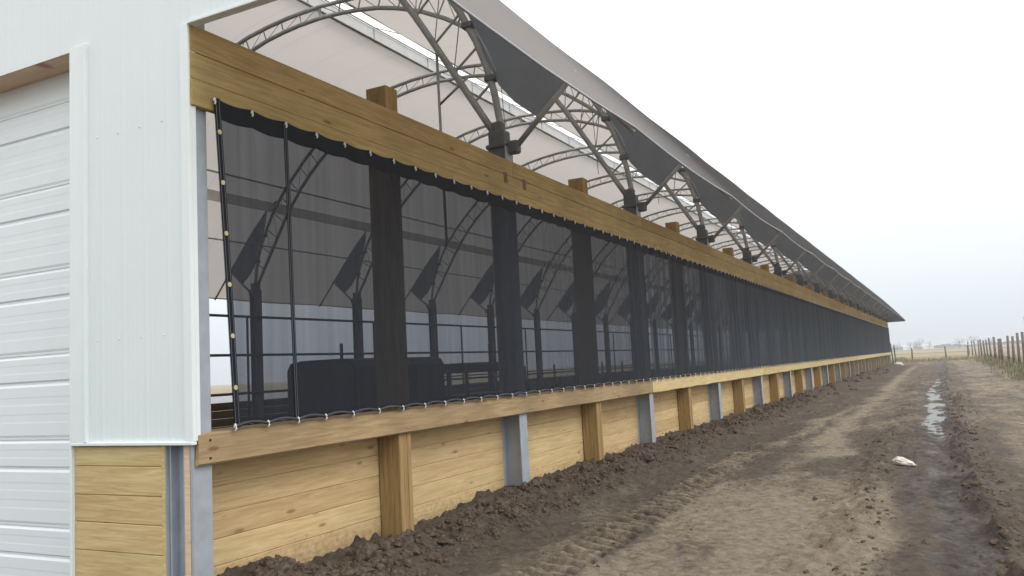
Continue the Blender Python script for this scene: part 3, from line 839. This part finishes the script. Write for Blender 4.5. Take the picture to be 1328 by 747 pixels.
def post_mb(h,r,lx,ly):
    b=MB();b.tube([(0,0,-.15),(lx*.5,ly*.5,h*.5),(lx,ly,h)],[r*1.06,r,r*.93],9);return b
fr=empty('post_fence',(8.4,44,0),label='weathered row of tall round wooden fence posts beyond the lane on the right',cat='fence')
Ys=[39.5,44.5,49,53.6,57.5,63.1,68.5,72.8,78.6,84.6,91.2,97.6,104.4,114,127,139,157]
pp=[]
for yy in Ys:
    h=2.02+R_.uniform(-.10,.14);o=post_mb(h,.085+R_.uniform(-.012,.015),R_.uniform(-.09,.09),R_.uniform(-.1,.1)).build('post',M['fpost'],fr,smooth=True)
    o.location=(R_.uniform(-.05,.05),yy-44,.04)
for zz in(.5,.9,1.3,1.65):
    b=MB();b.tube([(-.1,yy-44,zz+.02*math.sin(yy)) for yy in Ys],.010,4);b.build('wire',M['wire'],fr)
b=MB();b.tube([(.3,51-44,0),(.3,51-44,3.0)],.02,6);b.build('thin_pole',M['fpost'],fr)
# second row behind, denser, shorter
fe=empty('wire_fence',(0,105,0),label='low wire fence with sparse posts across the end of the lane before the field',cat='fence')
ex=[-14,-9,-4,1.2,4.75,7.0]
for xx in ex:
    o=post_mb(1.62,.085,.18 if xx>6 else R_.uniform(-.05,.05),0).build('post',M['fpost'],fe,smooth=True)
    o.location=(xx,0,0)
    if xx>6:
        o.rotation_euler=(0,-.10,0)
for zz in(.45,.9,1.3):
    b=MB();b.tube([(xx,-.1,zz) for xx in ex],.012,4);b.build('wire',M['wire'],fe)
# weeds and grasses
g=MB()
def blade(mb,x,y,h,w,t):
    z=ground(x,y)[0]-.01;a=R_.random()*6.28;l=h*R_.uniform(.1,.6);dx,dy=math.cos(a)*l,math.sin(a)*l;px,py=-math.sin(a)*w,math.cos(a)*w
    mb.quadmesh([(x-px,y-py,z),(x+px,y+py,z),(x+px*.7+dx*.4,y+py*.7+dy*.4,z+h*.6),(x-px*.7+dx*.4,y-py*.7+dy*.4,z+h*.6),(x+dx,y+dy,z+h)],[(0,1,2,3),(3,2,4)],t)
for i in range(6500):
    yy=36+62*R_.random()**1.2;xx=8.3+R_.gauss(0,.45)-.3*sm(60,40,yy)
    if noise.noise((xx*.6,yy*.22,2))<-.12 and R_.random()<.8: continue
    blade(g,xx,yy,R_.uniform(.1,.42),.014,R_.random())
g.build('weeds',M['weed'],kind='stuff',label='low green weeds growing along the foot of the post fence',cat='weeds')
g=MB()
for i in range(7000):
    if R_.random()<.6: xx=-3+12*R_.random();yy=104+R_.gauss(0,1.6)
    else: xx=8.9+R_.gauss(0,.8);yy=40+66*R_.random()
    blade(g,xx,yy,R_.uniform(.12,.5),.016,R_.random())
g.build('dry_grass',M['straw'],kind='stuff',label='tan dry grass tufts at the edge of the field',cat='grass')

# litter
b=MB();V,F=subdiv(v2,f2);vv=[]
for p in V:
    k=1+.30*noise.noise((p.x*2+5,p.y*2,p.z*2))+.16*noise.noise((p.x*5,p.y*5+2,p.z*5))
    tap=1-.45*p.x
    vv.append((p.x*.15*k,p.y*.070*k*tap,max(-.02,p.z*.055*k*tap)+.008))
b.quadmesh(vv,F);o=b.build('crumpled_sack',M['bag'],smooth=True,label='small crumpled white sack lying on the muddy lane',cat='sack');o.location=(3.86,8.75,ground(3.86,8.75)[0]+.03);o.rotation_euler=(0,.12,-.5)
b=MB();vv=[]
for p in v2:
    k=1+.5*noise.noise((p.x*2+9,p.y*2,p.z*2));vv.append((p.x*.42*k,p.y*.3*k,max(0,p.z)*.32*k))
b.quadmesh(vv,f2);o=b.build('feed_sack',M['bag'],smooth=True,label='white sack slumped on the ground by the far corner of the barn',cat='sack');o.location=(.62,YE+1,.0)

# ------------------------------------------------------------------ horizon
def tree(x,y,h,w,label,seed,group='bare trees on the horizon'):
    rr=random.Random(seed);t=empty('bare_tree',(x,y,0),label=label,cat='tree',group=group)
    b=MB();b.tube([(0,0,0),(.05*h,0,h*.35),(0,0,h*.7)],[h*.035,h*.025,h*.01],6)
    for k in range(9):
        a=rr.random()*6.28;z0=h*rr.uniform(.25,.6);b.tube([(0,0,z0),(math.cos(a)*w*.4,math.sin(a)*w*.4,z0+h*rr.uniform(.15,.35))],[h*.012,h*.004],4)
    b.build('trunk',M['bark'],t)
    b=MB()
    for k in range(420):
        a=rr.random()*6.28;u=rr.random()**.45;ph=rr.uniform(-.9,1.4)
        x_,y_,z_=math.cos(a)*w*.5*u*math.cos(ph*.8),math.sin(a)*w*.5*u*math.cos(ph*.8),h*.58+h*.42*u*math.sin(ph)
        if noise.noise((x_*.7+seed,y_*.7,z_*.7))<-.18: continue
        s=h*.035*rr.uniform(.6,1.5);d=Vector((rr.uniform(-1,1),rr.uniform(-1,1),rr.uniform(-1,1))).normalized()*s;e=Vector((rr.uniform(-1,1),rr.uniform(-1,1),rr.uniform(-1,1))).normalized()*s
        p=Vector((x_,y_,z_));b.quadmesh([p,p+d,p+d+e*.7,p+e],[(0,1,2,3)])
    b.build('crown',M['twig'],t)
tree(-17.5,700,6.3,5,'thin bare tree left of the white sheds on the horizon',1)
tree(-13.2,690,6.2,5,'second thin bare tree, between the left shed and the bushy tree',2)
tree(-9.6,640,7.6,8,'broad bushy dark tree between the two white sheds',3)
tree(-4.3,700,6.2,4,'small tree standing just above the right white shed',4)
tree(13.5,560,6.2,8,'low spreading tree at the right end of the horizon, behind the leaning post',5)
tree(21,560,7.0,8,'bare tree rising behind the first posts of the right fence',6)
tree(29,560,5.4,9,'furthest right bare tree, seen through the fence posts',7)
tree(-24,640,5.6,7,'dim bushy tree right beside the far corner of the barn',8)
tree(5.5,800,3.6,14,'long low thicket on the horizon right of the sheds',9)
def shed(x,y,w,h,label):
    s=empty('white_shed',(x,y,0),label=label,cat='shed',group='white sheds on the horizon')
    b=MB();b.box(-w/2,w/2,0,8,0,h*.7);b.build('wall',M['shed'],s)
    b=MB();b.poly_prism([(-.3,h*.70),(8.3,h*.70),(4,h)],'x',-w/2-.3,w/2+.3);b.build('roof',M['shroof'],s)
    b=MB();b.box(-w*.12,w*.12,-.05,0.0,0,h*.45);b.build('door',M['shroof'],s)
shed(-25.5,900,9,4.2,'left white shed far off beyond the field')
shed(-7.5,880,9,4.4,'right white shed far off beyond the field, under the small tree')
# distant hedge line
b=MB();rr=random.Random(5)
for k in range(2600):
    x=rr.uniform(-120,160);y=rr.uniform(900,960);h=2.4+2*noise.noise((x*.05,0,0));z=rr.random()*max(.5,h);s=rr.uniform(.6,1.4)
    b.quadmesh([(x-s,y,z-s*.6),(x+s,y+.5,z-s*.6),(x+s*.8,y+.6,z+s*.6),(x-s*.7,y,z+s*.5)],[(0,1,2,3)])
b.build('hedgerow',M['twig'],kind='stuff',label='hazy far line of scrub along the horizon',cat='hedge')

# haze
b=MB();b.box(-1650,1650,-1650,1750,-1.5,13,.5)
m=N('haze_air');pv=m.n('ShaderNodeVolumePrincipled');pv.inputs['Color'].default_value=(.93,.95,.98,1);pv.inputs['Density'].default_value=HAZE if 'HAZE' in globals() else .0009
m.l(pv.outputs[0],m.out.inputs['Volume'])
b.build('haze',m.m,kind='stuff',label='thin pale damp haze over the yard and field',cat='haze')

# ------------------------------------------------------------------ sky and light
SUN_EL=math.radians(48);SUN_AZ=math.radians(97)
sc_=bpy.context.scene
w=bpy.data.worlds.new('World');sc_.world=w;w.use_nodes=True;nt=w.node_tree;nt.nodes.clear()
def wn(t): return nt.nodes.new(t)
sky=wn('ShaderNodeTexSky');sky.sky_type='NISHITA';sky.sun_disc=False;sky.sun_elevation=SUN_EL;sky.sun_rotation=SUN_AZ;sky.dust_density=3;sky.air_density=1
hs=wn('ShaderNodeHueSaturation');hs.inputs['Saturation'].default_value=.15;nt.links.new(sky.outputs[0],hs.inputs['Color'])
tc=wn('ShaderNodeTexCoord');sp=wn('ShaderNodeSeparateXYZ');nt.links.new(tc.outputs['Generated'],sp.inputs[0])
rp=wn('ShaderNodeValToRGB');e=rp.color_ramp.elements
stops=[(0,(.75,.82,.88)),(.035,(.81,.88,.93)),(.10,(.93,.98,1.01)),(.26,(1.22,1.25,1.25)),(.6,(1.75,1.75,1.74)),(1,(1.9,1.9,1.88))]
while len(e)<len(stops): e.new(.5)
for el,(p,c) in zip(e,stops): el.position=p;el.color=(*c,1)
nt.links.new(sp.outputs['Z'],rp.inputs[0])
nz=wn('ShaderNodeTexNoise');nz.inputs['Scale'].default_value=2.2;nz.inputs['Detail'].default_value=4;nt.links.new(tc.outputs['Generated'],nz.inputs['Vector'])
mr=wn('ShaderNodeMapRange');mr.inputs[3].default_value=.94;mr.inputs[4].default_value=1.06;nt.links.new(nz.outputs[0],mr.inputs[0])
ml=wn('ShaderNodeVectorMath');ml.operation='SCALE';nt.links.new(rp.outputs[0],ml.inputs[0]);nt.links.new(mr.outputs[0],ml.inputs['Scale'])
bg1=wn('ShaderNodeBackground');bg1.inputs[1].default_value=.012;nt.links.new(hs.outputs[0],bg1.inputs[0])
bg2=wn('ShaderNodeBackground');bg2.inputs[1].default_value=1.0;nt.links.new(ml.outputs[0],bg2.inputs[0])
ad=wn('ShaderNodeAddShader');nt.links.new(bg1.outputs[0],ad.inputs[0]);nt.links.new(bg2.outputs[0],ad.inputs[1])
wo=wn('ShaderNodeOutputWorld');nt.links.new(ad.outputs[0],wo.inputs[0])
sl_=bpy.data.lights.new('sun','SUN');sl_.energy=1.1;sl_.angle=math.radians(25);sl_.color=(1,.97,.93)
so=bpy.data.objects.new('sun',sl_);C.objects.link(so)
dirv=Vector((math.sin(SUN_AZ)*math.cos(SUN_EL),math.cos(SUN_AZ)*math.cos(SUN_EL),math.sin(SUN_EL)))
so.rotation_euler=dirv.to_track_quat('Z','Y').to_euler()
so.location=(10,-10,30)

# ------------------------------------------------------------------ camera
cam=bpy.data.cameras.new('camera');co=bpy.data.objects.new('camera',cam);C.objects.link(co)
cam.sensor_width=36;cam.lens=1079.95/1328*36;cam.clip_end=5000;cam.clip_start=.05
Rv=Vector((0.8872865,0.4582894,-0.0518983));Uv=Vector((0.0902359,-0.0621425,0.9939798));Fv=Vector((-0.4523053,0.8866279,0.0964924))
mt=Matrix((( Rv.x,Uv.x,-Fv.x,4.4685),(Rv.y,Uv.y,-Fv.y,-3.9986),(Rv.z,Uv.z,-Fv.z,EYE),(0,0,0,1)))
co.matrix_world=mt
sc_.camera=co
sc_.view_settings.view_transform='Standard';sc_.view_settings.look='None';sc_.view_settings.exposure=0;sc_.view_settings.gamma=1
sc_.render.engine='CYCLES'
cy=sc_.cycles;cy.max_bounces=8;cy.diffuse_bounces=4;cy.transparent_max_bounces=24;cy.transmission_bounces=4;cy.volume_bounces=0
